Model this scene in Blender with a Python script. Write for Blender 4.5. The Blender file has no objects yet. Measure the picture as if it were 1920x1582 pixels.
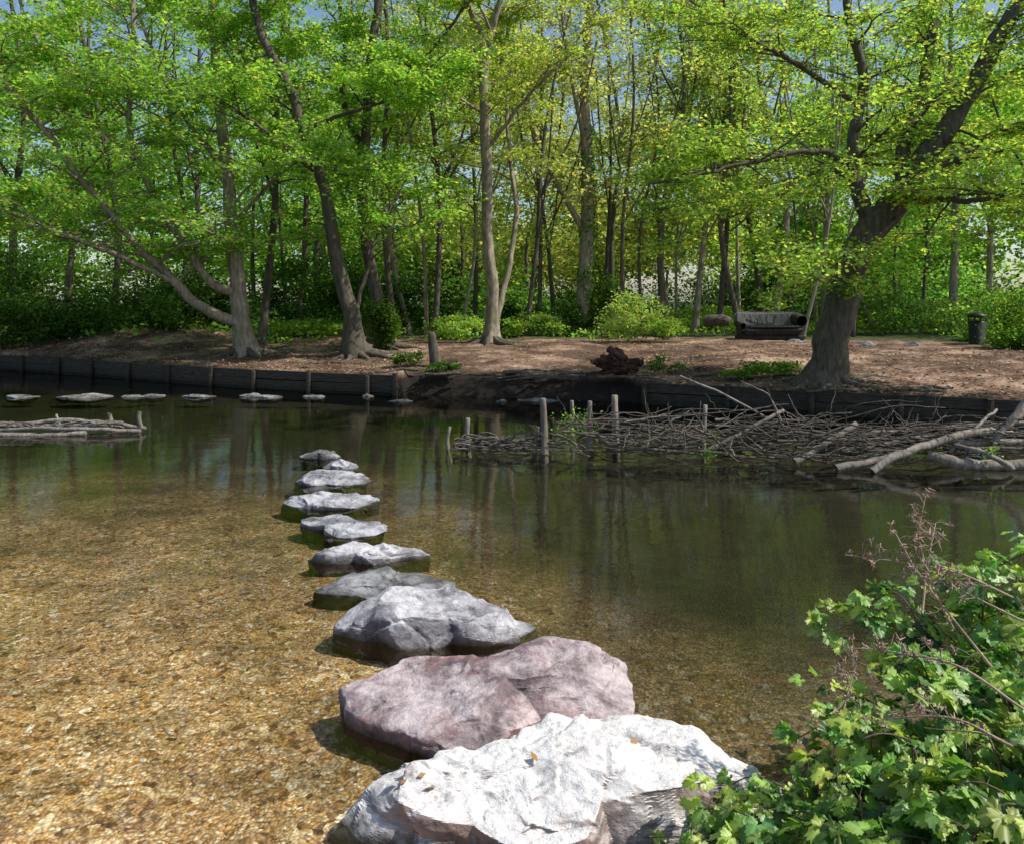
import bpy, math, random
import numpy as np
from mathutils import Vector, noise, Matrix
R=np.random.RandomState(7); random.seed(7)
S=bpy.context.scene
S.view_settings.view_transform='Standard'; S.view_settings.look='None'; S.view_settings.exposure=0

# ---------------------------------------------------------------- helpers
def at(u,v,d):      # placement helper: image pixel coordinates u, v at distance d (m) -> world point
    return np.array([(u-960)/1500*d, d, 2-(v-560)/1500*d])
def link(o,parent=None):
    S.collection.objects.link(o)
    if parent: o.parent=parent
    return o
def empty(name):
    e=bpy.data.objects.new(name,None); e.empty_display_size=.2; return link(e)
def mesh_obj(name,V,F,mat,smooth=False,parent=None,attrs=None):
    V=np.asarray(V,dtype=np.float32); F=np.asarray(F,dtype=np.int32)
    me=bpy.data.meshes.new(name); k=F.shape[1]
    me.vertices.add(len(V)); me.vertices.foreach_set('co',V.ravel())
    me.loops.add(F.size); me.loops.foreach_set('vertex_index',F.ravel())
    me.polygons.add(len(F)); me.polygons.foreach_set('loop_start',np.arange(0,F.size,k,dtype=np.int32))
    me.polygons.foreach_set('use_smooth',np.full(len(F),smooth))
    me.update(calc_edges=True)
    if attrs:
        for n,a in attrs.items():
            a=np.asarray(a,dtype=np.float32)
            if a.ndim==1:
                at_=me.attributes.new(n,'FLOAT','POINT'); at_.data.foreach_set('value',a)
            else:
                at_=me.attributes.new(n,'FLOAT_COLOR','POINT')
                c=np.ones((len(a),4),dtype=np.float32); c[:,:3]=a; at_.data.foreach_set('color',c.ravel())
    for m in (mat if isinstance(mat,(list,tuple)) else [mat]): me.materials.append(m)
    o=bpy.data.objects.new(name,me); return link(o,parent)
class MB:
    def __init__(s): s.V=[];s.F=[];s.A=[];s.n=0
    def add(s,V,F,A=None):
        s.V.append(np.asarray(V,float)); s.F.append(np.asarray(F)+s.n); s.n+=len(V)
        if A is not None: s.A.append(A)
    def obj(s,name,mat,smooth=False,parent=None,attr='leafcol'):
        if not s.V: return None
        A={attr:np.concatenate(s.A)} if s.A else None
        return mesh_obj(name,np.concatenate(s.V),np.concatenate(s.F),mat,smooth,parent,A)
def nrm(v): return v/(np.linalg.norm(v,axis=-1,keepdims=True)+1e-9)
def spline(P,n=6):
    P=np.asarray(P,float); Q=np.vstack([2*P[0]-P[1],P,2*P[-1]-P[-2]]); out=[]
    for i in range(len(P)-1):
        a,b,c,d=Q[i:i+4]
        for t in np.arange(n)/n:
            out.append(.5*((2*b)+(c-a)*t+(2*a-5*b+4*c-d)*t*t+(3*b-a-3*c+d)*t**3))
    out.append(P[-1]); return np.array(out)
def tube(mb,P,r,m=8,rough=0.0,cap=True,flute=0,seed=0):
    P=np.asarray(P,float); n=len(P); r=np.broadcast_to(np.asarray(r,float),(n,)).copy()
    if cap:
        d0=nrm(P[-1]-P[-2]); P=np.vstack([P,P[-1]+d0*r[-1]*.15,P[-1]+d0*r[-1]*.2]); r=np.append(r,[r[-1]*.85,.0005]); n+=2
    T=nrm(np.gradient(P,axis=0)); m_=np.abs(T.mean(0)); ref=np.zeros(3); ref[np.argmin(m_)]=1
    N=nrm(np.cross(T,ref)); B=np.cross(T,N)
    th=np.arange(m)/m*2*np.pi
    rr=r[:,None]*np.ones((1,m))
    if rough>0:
        rs=np.random.RandomState(seed); 
        rr=rr*(1+rough*(np.sin(th*2+rs.rand()*6+np.linspace(0,3,n)[:,None])*.5+np.sin(th*3+rs.rand()*6-np.linspace(0,5,n)[:,None])*.4+rs.randn(n,m)*.25))
    if flute>0:
        rr[:]=rr*(1+flute*np.linspace(1,0,n)[:,None]**6*np.sin(th*5+1)*.9)
    V=P[:,None,:]+rr[...,None]*(np.cos(th)[None,:,None]*N[:,None,:]+np.sin(th)[None,:,None]*B[:,None,:])
    i=np.arange(n-1)[:,None]*m; j=np.arange(m)[None,:]; j2=(j+1)%m
    F=np.stack([i+j,i+j2,i+m+j2,i+m+j],-1).reshape(-1,4)
    mb.add(V.reshape(-1,3),F)
def twig_tubes(mb,P,D,r):
    n=len(P); L=nrm(D); ref=np.array([0,0,1.]); N=nrm(np.cross(L,ref)+1e-4); B=np.cross(L,N)
    V=np.zeros((n,6,3))
    for k in range(3):
        a=k*2.094; o=(np.cos(a)*N+np.sin(a)*B)
        V[:,k]=P+o*r; V[:,3+k]=P+D+o*r*.35
    b=(np.arange(n)*6)[:,None,None]
    F=(b+np.array([[0,1,4,3],[1,2,5,4],[2,0,3,5]])[None]).reshape(-1,4)
    mb.add(V.reshape(-1,3),F)
def leaves(mb,pos,ldir,size,col,tilt=.5,up=None,wid=.34):
    n=len(pos); nn=np.array([0,0,1.])+R.randn(n,3)*tilt
    d=nrm(ldir); s=nrm(np.cross(nn,d)); size=size[:,None]
    V=np.stack([pos,pos+d*size*.5+s*size*wid,pos+d*size,pos+d*size*.5-s*size*wid],1)
    F=np.arange(n*4).reshape(-1,4)
    mb.add(V.reshape(-1,3),F,np.repeat(col,4,axis=0))
def leafcols(n,base,var=.25,clump=None):
    c=np.array(base)[None]*(1+var*R.randn(n,1)).clip(.35,2)
    h=R.randn(n,1)*.12
    c=c*np.hstack([1+h*1.5,1+h*.3,1-h])
    if clump is not None: c=c*clump[:,None]
    return c.clip(.004,.62)

# ---------------------------------------------------------------- materials
def newmat(name):
    m=bpy.data.materials.new(name); m.use_nodes=True; nt=m.node_tree; nt.nodes.clear()
    out=nt.nodes.new('ShaderNodeOutputMaterial'); return m,nt,out
def N(nt,t,**k):
    n=nt.nodes.new(t)
    for a,b in k.items():
        if a.startswith('i_'): n.inputs[a[2:].replace('_',' ')].default_value=b
        else: setattr(n,a,b)
    return n
def ramp(nt,src,stops):
    r=nt.nodes.new('ShaderNodeValToRGB'); e=r.color_ramp.elements
    while len(e)<len(stops): e.new(.5)
    for x,(p,c) in zip(e,stops):
        x.position=p; x.color=(*c,1) if not isinstance(c,(int,float)) else (c,c,c,1)
    nt.links.new(src,r.inputs[0]); return r.outputs[0]
def mix(nt,f,a,b,mode='MIX'):
    n=nt.nodes.new('ShaderNodeMix'); n.data_type='RGBA'; n.blend_type=mode
    for s,x in ((n.inputs[0],f),(n.inputs[6],a),(n.inputs[7],b)):
        if isinstance(x,(int,float)): s.default_value=x if s==n.inputs[0] else (x,x,x,1)
        elif isinstance(x,tuple): s.default_value=(*x,1)
        else: nt.links.new(x,s)
    return n.outputs[2]
def pos(nt): return nt.nodes.new('ShaderNodeNewGeometry').outputs['Position']
def noi(nt,vec,scale,det=5,rough=.6,dist=0):
    n=N(nt,'ShaderNodeTexNoise'); n.inputs['Scale'].default_value=scale; n.inputs['Detail'].default_value=det
    n.inputs['Roughness'].default_value=rough; n.inputs['Distortion'].default_value=dist
    nt.links.new(vec,n.inputs['Vector']); return n.outputs['Fac']
def vor(nt,vec,scale,feature='F1',out='Distance'):
    n=N(nt,'ShaderNodeTexVoronoi'); n.feature=feature; n.inputs['Scale'].default_value=scale
    nt.links.new(vec,n.inputs['Vector']); return n.outputs[out]
def bump(nt,h,s,dist=.02,nrml=None):
    b=N(nt,'ShaderNodeBump'); b.inputs['Strength'].default_value=s; b.inputs['Distance'].default_value=dist
    nt.links.new(h,b.inputs['Height'])
    if nrml: nt.links.new(nrml,b.inputs['Normal'])
    return b.outputs[0]
def princ(nt,out,col,rough=.8,normal=None,spec=.3):
    p=N(nt,'ShaderNodeBsdfPrincipled'); p.inputs['Specular IOR Level'].default_value=spec
    if isinstance(col,tuple): p.inputs['Base Color'].default_value=(*col,1)
    else: nt.links.new(col,p.inputs['Base Color'])
    if isinstance(rough,(int,float)): p.inputs['Roughness'].default_value=rough
    else: nt.links.new(rough,p.inputs['Roughness'])
    if normal: nt.links.new(normal,p.inputs['Normal'])
    nt.links.new(p.outputs[0],out.inputs[0]); return p
def sepz(nt,vec,ax=2):
    s=N(nt,'ShaderNodeSeparateXYZ'); nt.links.new(vec,s.inputs[0]); return s.outputs[ax]
def mapr(nt,src,a,b,c=0,d=1):
    n=N(nt,'ShaderNodeMapRange'); 
    for i,x in zip((1,2,3,4),(a,b,c,d)): n.inputs[i].default_value=x
    nt.links.new(src,n.inputs[0]); return n.outputs[0]
def scl(nt,vec,s):
    m=N(nt,'ShaderNodeMapping'); m.inputs['Scale'].default_value=s; nt.links.new(vec,m.inputs['Vector']); return m.outputs[0]

def leafmat(name,trans=.6,gloss=.0,tg=(1.45,1.4,.75),gr=.45):
    m,nt,out=newmat(name); a=N(nt,'ShaderNodeAttribute',attribute_name='leafcol').outputs['Color']
    d=N(nt,'ShaderNodeBsdfDiffuse'); t=N(nt,'ShaderNodeBsdfTranslucent')
    nt.links.new(a,d.inputs[0]); nt.links.new(mix(nt,1.0,a,tg,'MULTIPLY'),t.inputs[0])
    m1=N(nt,'ShaderNodeMixShader'); m1.inputs[0].default_value=trans; nt.links.new(d.outputs[0],m1.inputs[1]); nt.links.new(t.outputs[0],m1.inputs[2])
    if gloss>0:
        g=N(nt,'ShaderNodeBsdfGlossy'); g.inputs['Roughness'].default_value=gr
        m2=N(nt,'ShaderNodeMixShader'); m2.inputs[0].default_value=gloss; nt.links.new(m1.outputs[0],m2.inputs[1]); nt.links.new(g.outputs[0],m2.inputs[2]); m1=m2
    nt.links.new(m1.outputs[0],out.inputs[0]); return m
LEAF=leafmat('leaf'); BLEAF=leafmat('bramble_leaf',.45,.05,(1.6,1.6,.9))
LITTER=leafmat('dead_leaf',.1,0,(1,1,1))
def barkmat(name,c1,c2,moss=(.06,.08,.03),mossamt=.5):
    m,nt,out=newmat(name); p=pos(nt); ps=scl(nt,p,(1,1,.25))
    n1=noi(nt,ps,14,6,.65); n2=noi(nt,p,1.6,3)
    c=ramp(nt,n1,[(.3,c1),(.7,c2)]); c=mix(nt,mix(nt,1.0,ramp(nt,n2,[(.45,0.0),(.65,1.0)]),mossamt,'MULTIPLY'),c,moss)
    princ(nt,out,c,.9,bump(nt,n1,.8,.03)); return m
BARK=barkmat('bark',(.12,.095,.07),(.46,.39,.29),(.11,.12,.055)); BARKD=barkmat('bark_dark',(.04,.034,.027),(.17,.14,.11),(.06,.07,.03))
DEAD=barkmat('weathered_wood',(.035,.028,.023),(.21,.18,.15),(.035,.034,.022),.7)
POLE=barkmat('bleached_branch',(.10,.085,.07),(.38,.34,.29),(.08,.07,.05),.5)
TWIG=barkmat('twig_bark',(.10,.07,.05),(.22,.16,.11))
DRY=barkmat('dry_stem',(.26,.17,.12),(.50,.38,.29),(.2,.15,.1),.2)

def rockmat(name,ca,cb,cw,pink=None,wetz=.05,white=.5):
    m,nt,out=newmat(name); p=pos(nt)
    n1=noi(nt,p,5,8,.65,.6); n2=noi(nt,p,2.3,6,.6,.8); n3=noi(nt,p,30,6,.7); n4=noi(nt,scl(nt,p,(1,1,2)),7,8,.7,.4)
    c=ramp(nt,n1,[(.3,ca),(.62,cb)])
    if pink: c=mix(nt,ramp(nt,n2,[(.44,0.0),(.6,1.0)]),c,pink)
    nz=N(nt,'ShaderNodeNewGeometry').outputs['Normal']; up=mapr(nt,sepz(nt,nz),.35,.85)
    w=mix(nt,1.0,up,ramp(nt,noi(nt,p,3.6,9,.72,.4),[(white-.07,0.0),(white+.09,1.0)]),'MULTIPLY')  # white patches on upward faces only; sunlit brightness of tops is in the colour
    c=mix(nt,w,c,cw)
    c=mix(nt,1.0,c,ramp(nt,n3,[(.3,.65),(.55,1.0)]),'MULTIPLY')
    c=mix(nt,.75,c,ramp(nt,n4,[(.33,.22),(.43,1.0)]),'MULTIPLY')
    z=sepz(nt,p); zz=mix(nt,.10,z,n1); wet=ramp(nt,mapr(nt,zz,wetz+.03,wetz+.08),[(0,1.0),(1,0.0)])
    c=mix(nt,mix(nt,1.0,wet,.85,'MULTIPLY'),c,(.03,.03,.018))
    uw=ramp(nt,mapr(nt,z,-.05,.0),[(0,1.0),(1,0.0)]); c=mix(nt,uw,c,ramp(nt,n1,[(.3,(.03,.026,.012)),(.7,(.09,.07,.035))]))
    b=bump(nt,n3,.6,.014,bump(nt,n4,.8,.035,bump(nt,n1,.6,.04)))
    princ(nt,out,c,mapr(nt,wet,0,1,.75,.35),b); return m
ROCKG=rockmat('grey_rock',(.12,.11,.125),(.31,.295,.32),(.64,.63,.65),None,.01,.48)
ROCKM=rockmat('slate_rock',(.10,.097,.11),(.29,.285,.31),(.58,.58,.61),None,.0,.49)
ROCKP=rockmat('pink_rock',(.13,.10,.105),(.28,.22,.23),(.66,.56,.56),(.34,.17,.16),.02,.48)
ROCKW=rockmat('white_rock',(.12,.105,.105),(.42,.385,.38),(.92,.89,.86),(.44,.30,.26),.02,.38)
ROCKF=rockmat('wet_rock',(.06,.057,.055),(.19,.185,.185),(.40,.40,.41),None,.0,.53)

# ground materials
mG,nt,out=newmat('gravel'); p0=pos(nt)
nz=N(nt,'ShaderNodeTexNoise',i_Scale=9.0); nt.links.new(p0,nz.inputs['Vector']); p=mix(nt,.05,p0,nz.outputs['Color'])
st=[(0,(.14,.075,.035)),(.25,(.44,.26,.11)),(.5,(.70,.46,.20)),(.72,(.50,.39,.28)),(.9,(.88,.72,.46)),(1,(.97,.94,.86))]
c1=ramp(nt,sepz(nt,vor(nt,p,58,'F1','Color'),0),st); c2=ramp(nt,sepz(nt,vor(nt,p,30,'F1','Color'),1),st)
c=mix(nt,ramp(nt,noi(nt,p,7,4),[(.45,0.0),(.55,1.0)]),c1,c2)
c=mix(nt,.6,c,ramp(nt,vor(nt,p,120,'F1','Color'),[(0,.3),(1,1.3)]),'MULTIPLY')
c=mix(nt,1.0,c,ramp(nt,noi(nt,p,.9,6,.65),[(.32,.5),(.5,1.0),(.68,1.5)]),'MULTIPLY')
c=mix(nt,1.0,c,ramp(nt,noi(nt,p,5,4,.6),[(.35,.7),(.65,1.25)]),'MULTIPLY')
c=mix(nt,.8,c,ramp(nt,vor(nt,p,58),[(.3,1.15),(.8,.4)]),'MULTIPLY')
murk_green_v=N(nt,'ShaderNodeAttribute',attribute_name='murk_green').outputs['Fac']
murk_col=ramp(nt,noi(nt,p,2.5,7,.7),[(.3,(.008,.009,.004)),(.7,(.030,.028,.011))])  # dark olive bed tone standing in for light lost in deep murky water
c=mix(nt,mapr(nt,mix(nt,.22,murk_green_v,noi(nt,p,1.5,5)),.08,.85),c,murk_col)
princ(nt,out,c,.7,bump(nt,vor(nt,p,58),.7,-.012)); GRAV=mG
mS,nt,out=newmat('bank_soil'); p=pos(nt)
c=ramp(nt,noi(nt,p,.9,8,.7),[(.36,(.05,.030,.021)),(.5,(.17,.105,.07)),(.64,(.48,.33,.24))])  # light and dark soil patches, deepened in colour to suggest sun and shade
c=mix(nt,1.0,c,ramp(nt,vor(nt,p,22,'F1','Color'),[(0,.5),(1,1.4)]),'MULTIPLY')
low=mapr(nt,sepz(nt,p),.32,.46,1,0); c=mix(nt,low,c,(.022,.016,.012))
g=N(nt,'ShaderNodeAttribute',attribute_name='murk_green').outputs['Fac']
c=mix(nt,mapr(nt,mix(nt,.5,g,noi(nt,p,.7,6)),.45,.65),c,ramp(nt,noi(nt,p,6,5),[(.35,(.03,.035,.012)),(.65,(.07,.10,.025))]))
princ(nt,out,c,.95,bump(nt,noi(nt,p,12,8,.7),.9,.06)); SOIL=mS
mW,nt,out=newmat('river_water'); p=pos(nt)
n1=noi(nt,scl(nt,p,(1,1.8,1)),2.0,3,.5,.4); n2=noi(nt,scl(nt,p,(1,2.6,1)),9,3,.5)
b=bump(nt,n2,.035,.02,bump(nt,n1,.035,.08))
fr=N(nt,'ShaderNodeFresnel'); fr.inputs[0].default_value=1.42; nt.links.new(b,fr.inputs[1])
tr=N(nt,'ShaderNodeBsdfTransparent'); tr.inputs[0].default_value=(.94,.92,.83,1)
gl=N(nt,'ShaderNodeBsdfGlossy'); gl.inputs['Roughness'].default_value=.0; nt.links.new(b,gl.inputs['Normal'])
ms=N(nt,'ShaderNodeMixShader'); nt.links.new(fr.outputs[0],ms.inputs[0]); nt.links.new(tr.outputs[0],ms.inputs[1]); nt.links.new(gl.outputs[0],ms.inputs[2])
nt.links.new(ms.outputs[0],out.inputs[0]); WATER=mW

# ---------------------------------------------------------------- terrain
FX=[-90,-40,-18,-12.1,-8,-5.96,-4.1,-2.36,-1.08,.4,2.45,5,6.95,8,14,40,90]
FY=[48,30,24,21.4,19,17.9,17.1,16.5,16.1,15.7,15.2,13.95,13,12.5,9.8,-4,-30]
NX=[-90,-60,-6,-1,.55,1.0,1.6,2.4,4,10,40,90]; NY=[-8,-6,1.0,1.6,1.9,2.55,3.1,3.5,3.5,1.5,-18,-48]
yf=lambda x:np.interp(x,FX,FY); yn=lambda x:np.interp(x,NX,NY)
def walled(x): return (x<-2.3) or (x>2.4)
def ground_z(x,y):
    s=y-yf(x)
    base=.42+.30*min(1,max(0,s)/5)+.10*min(1,max(0,s-5)/6)
    n=noise.fractal(Vector((x*.5,y*.5,0)),1,2,4)*.07*min(1,max(0,s)/1.5)+noise.fractal(Vector((x*2.2,y*2.2,0)),1,2,3)*.03*min(1,max(0,s)/.6)
    mound=.55*math.exp(-((x+11.5)**2/9+(y-24.5)**2/5))
    return base+n+mound
cols=np.concatenate([np.linspace(-90,-17,30),np.arange(-16.5,14.6,.11),np.linspace(15.5,90,28)])
offs=[0,.03,.1,.2,.35,.55,.8,1.1]+list(np.arange(1.4,12,.25))+[13,15,18,22,28,36,50,75,110,180,300]
V=[];murk_green_v=[]
wt=np.linspace(0,1,70); sg=lambda t:1/(1+math.exp(-t))
no=[-300,-100,-40,-15,-6,-3,-2,-1.4,-1,-.7,-.45,-.25,-.1]
for x in cols:
    a=yn(x); b=yf(x)
    for o in no:
        z=.38*min(1,-o/.9)+.0+noise.fractal(Vector((x*1.3,o*1.3,5)),1,2,4)*.05
        V.append((x,a+o,z-.02)); murk_green_v.append(.6)
    for t in wt:
        y=a+(b-a)*t
        deep=.06+.17*t+.10*sg((x-.7)*1.4)
        z=-min(deep,.02+ (y-a)*.35)+noise.fractal(Vector((x*.6,y*.6,2)),1,2,3)*.025
        V.append((x,y,z))
        d=.72*sg((y-6.3+.12*max(-6,min(x,0)))*.95)+.35*sg((y-10)*1.0)+.75*sg((x-.15)*2)*min(1,y/5)  # dims the bed colour far out and to the right, as deep water would
        murk_green_v.append(min(1,d))
    for o in offs:
        y=b+o; n=noise.fractal(Vector((x*1.5,y*1.5,0)),1,2,4)
        if walled(x): z=-.5 if o==0 else ground_z(x,y)-(.05 if o<.1 else 0)
        else:
            k=min(1,o/.85); z=-.4+(ground_z(x,y)+.4+.12*n)*(k**.6) if k<1 else ground_z(x,y)+.02
            if o==0: z=-.5
        V.append((x,y+(0.15*n if (not walled(x) and 0<o<1) else 0),z)); 
        murk_green_v.append(min(1,max(0,(o-6.5-(3 if x>2.5 else 0))/3)))
V=np.array(V); nc=len(cols); nr=len(no)+len(wt)+len(offs)
i=np.arange(nc-1)[:,None]; j=np.arange(nr-1)[None,:]
F=np.stack([i*nr+j,(i+1)*nr+j,(i+1)*nr+j+1,i*nr+j+1],-1)
g=mesh_obj('ground',V,F.reshape(-1,4),[SOIL,GRAV],True,None,{'murk_green':np.array(murk_green_v)})
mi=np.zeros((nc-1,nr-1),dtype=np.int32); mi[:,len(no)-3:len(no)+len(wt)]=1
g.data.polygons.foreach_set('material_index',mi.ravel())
# water sheet
xs=np.linspace(-90,90,60); Vw=[];
for x in xs: Vw+= [(x,yn(x)-1.2,0),(x,(yn(x)+yf(x))/2,0),(x,yf(x)+.9,0)]
Fw=[]
for k in range(59):
    for q in range(2): Fw.append((k*3+q,(k+1)*3+q,(k+1)*3+q+1,k*3+q+1))
mesh_obj('river_water',Vw,Fw,WATER,True)

# ---------------------------------------------------------------- rocks
import bmesh
def rock(name,cx,cy,foot,prof,mat,seed,sub=6,base=-.35,cuts=10,amp=1.0,p=4.0,cell=3.2,back=0.0,cut0=.80):
    rs=np.random.RandomState(seed)
    bm=bmesh.new(); bmesh.ops.create_icosphere(bm,subdivisions=sub,radius=1)
    th=np.array([math.atan2(y,x) for x,y in foot]); rd=np.array([math.hypot(x,y) for x,y in foot]); o=np.argsort(th); th=th[o]; rd=rd[o]
    W=max(abs(x) for x,y in foot)
    planes=[]
    for k in range(cuts):
        n=nrm(rs.randn(3)*np.array([1,1,.55])+np.array([0,0,.4])); planes.append((n,rs.uniform(cut0,1.02)))
    for v in bm.verts:
        d=v.co.normalized(); a=math.atan2(d.y,d.x)
        q=np.array(d[:]); h=math.hypot(q[0],q[1]); m=(h**p+abs(q[2])**p)**(-1/p); q=q*m
        for n,of in planes:
            e=q@n-of
            if e>0: q=q-n*e
        h=math.hypot(q[0],q[1]); r=np.interp(a,th,rd,period=2*math.pi)
        X=q[0]*r; Y=q[1]*r
        top=np.interp(X/W,[t[0] for t in prof],[t[1] for t in prof])+back*Y
        Z=top*q[2] if q[2]>0 else -base*q[2]
        P=Vector((X+seed*3.1,Y,Z))
        wp=P*cell+noise.noise_vector(P*2)*.25
        fd,fp=noise.voronoi(wp); gv=noise.noise_vector(fp[0]*7.3); f1=((wp-fp[0]).dot(gv)*.26/cell+.022*noise.noise(fp[0]*3.7))*min(1,(fd[1]-fd[0])*9)
        w2=P*cell*2.7; fd2,fp2=noise.voronoi(w2); gv2=noise.noise_vector(fp2[0]*5.1); f2=((w2-fp2[0]).dot(gv2)/cell*.11+.006*noise.noise(fp2[0]*3.1))*min(1,(fd2[1]-fd2[0])*8)
        n1=noise.fractal(P*1.7,1,2,6)*.028*amp
        n3=noise.fractal(P*12,1,2,4)*.009*amp
        dn=Vector((q[0],q[1],q[2]*.9)).normalized()*(n1+n3+(f1+f2)*amp)
        v.co=Vector((X,Y,Z))+dn
    me=bpy.data.meshes.new(name); bm.to_mesh(me); bm.free(); me.materials.append(mat)
    for pl in me.polygons: pl.use_smooth=True
    try: me.set_sharp_from_angle(angle=math.radians(24))
    except Exception: pass
    ob=bpy.data.objects.new(name,me); ob.location=(cx,cy,0); return link(ob)
rk1=rock('stepping_stone',.17,3.18,[(-.84,-.12),(-.72,-.24),(-.3,-.28),(.2,-.29),(.68,-.24),(.90,.0),(.68,.22),(.1,.26),(-.35,.22),(-.70,.08)],[(-1,.12),(-.6,.18),(0,.21),(.6,.20),(1,.14)],ROCKW,3,7,-.3,7,p=8,back=.04,cut0=.9)
rock('stepping_stone',-.12,3.90,[(-.72,.04),(-.66,-.12),(-.38,-.33),(.28,-.20),(.68,-.18),(.70,.18),(.45,.25),(.0,.26),(-.55,.2)],[(-1,.09),(-.5,.13),(0,.18),(.4,.23),(.7,.23),(1,.17)],ROCKP,19,7,-.3,7,p=8,back=.12,cut0=.86,amp=.8,cell=2.4)
rock('stepping_stone',-.45,4.84,[(-.62,-.06),(-.3,-.17),(.1,-.2),(.62,.02),(.42,.2),(-.1,.24),(-.5,.18)],[(-1,.05),(-.55,.19),(-.1,.16),(.3,.14),(.8,.07),(1,.03)],ROCKG,5,6,-.3,9,back=.1,p=5,cut0=.85)
rock('stepping_stone',-.85,5.56,[(-.5,-.10),(-.2,-.17),(.3,-.14),(.52,0),(.3,.16),(-.2,.18)],[(-1,.015),(-.3,.05),(.3,.06),(1,.02)],ROCKF,8,6,-.3,amp=.9)
rock('stepping_stone',-1.1,6.2,[(-.45,-.08),(-.1,-.14),(.3,-.10),(.46,.02),(.1,.14),(-.3,.12)],[(-1,.05),(-.3,.09),(.2,.10),(1,.03)],ROCKG,13,6,-.3,amp=.9,p=6)
rock('stepping_stone',-1.47,7.0,[(-.40,.16),(-.15,-.10),(.3,-.28),(.42,-.14),(.1,.16),(-.3,.26)],[(-1,.06),(0,.07),(1,.02)],ROCKM,17,6,-.3,amp=.9,p=7,cut0=.86)
rock('stepping_stone',-1.80,7.85,[(-.46,-.02),(-.1,-.22),(.4,-.12),(.48,.08),(.1,.2),(-.35,.16)],[(-1,.035),(-.2,.06),(.5,.065),(1,.04)],ROCKM,21,6,-.3,amp=.9,p=7,cut0=.86)
rock('stepping_stone',-2.0,8.8,[(-.40,-.05),(0,-.2),(.45,-.06),(.4,.12),(-.1,.18),(-.35,.13)],[(-1,.06),(-.2,.09),(.5,.05),(1,.02)],ROCKM,25,6,-.3,amp=.9,p=6)
rock('stepping_stone',-2.03,9.5,[(-.22,-.05),(0,-.12),(.22,-.04),(.18,.08),(-.15,.1)],[(-1,.04),(0,.10),(1,.03)],ROCKM,29,5,-.3,amp=.8)
rock('stepping_stone',-2.42,10.1,[(-.25,-.05),(0,-.14),(.26,-.04),(.2,.1),(-.2,.12)],[(-1,.05),(0,.10),(1,.03)],ROCKF,33,5,-.3,amp=.8)
for k,(u,w) in enumerate([(40,74),(155,118),(250,50),(285,46),(372,68),(470,50),(502,60),(587,45),(690,20),(750,52),(940,26),(1012,88)]):
    d=(16.3 if u<700 else 15.6-.03*(u-750)/100)+R.uniform(-.12,.12)
    q=at(u,560,d); W=w/1500*d/2*.95
    rock('weir_stone',q[0],d,[(-W,R.uniform(-.1,.1)),(-W*.4,-W*R.uniform(.2,.4)),(W*.5,-W*.4),(W,R.uniform(-.1,.1)),(W*.4,W*.35),(-W*.5,W*R.uniform(.2,.4))],[(-1,R.uniform(.01,.05)),(-.2,R.uniform(.03,.06)),(.4,R.uniform(.02,.07)),(1,.015)],ROCKF,40+k,4,-.12,8,.7,p=2.6)
for u,v,d,w in [(1492,644,22,.28),(1625,650,20.5,.3),(1712,648,20.5,.26)]:
    q=at(u,v,d); gz=ground_z(q[0],q[1])
    o=rock('bank_stone',q[0],q[1],[(-w,0),(0,-w*.6),(w,0),(0,w*.6)],[(-1,.04),(0,.09),(1,.05)],ROCKF,60+int(u)%7,4,-.1,8,.5); o.location.z=gz
# a few dead leaves lying on the nearest stone
vc=np.array([v.co[:] for v in rk1.data.vertices])+[.17,3.18,0]
dl=MB()
for (x,y) in [(-.42,3.0),(-.36,3.04),(-.33,2.98),(-.45,3.05),(.1,3.1),(.5,3.2)]:
    m=np.hypot(vc[:,0]-x,vc[:,1]-y)<.03; z=vc[m,2].max() if m.any() else .2
    leaves(dl,np.array([[x,y,z+.004]]),R.randn(1,3)*[1,1,.25],np.array([R.uniform(.035,.06)]),np.array([[.42,.24,.12]])*R.uniform(.7,1.3),.35)
dl.obj('fallen_leaves',LITTER)

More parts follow.
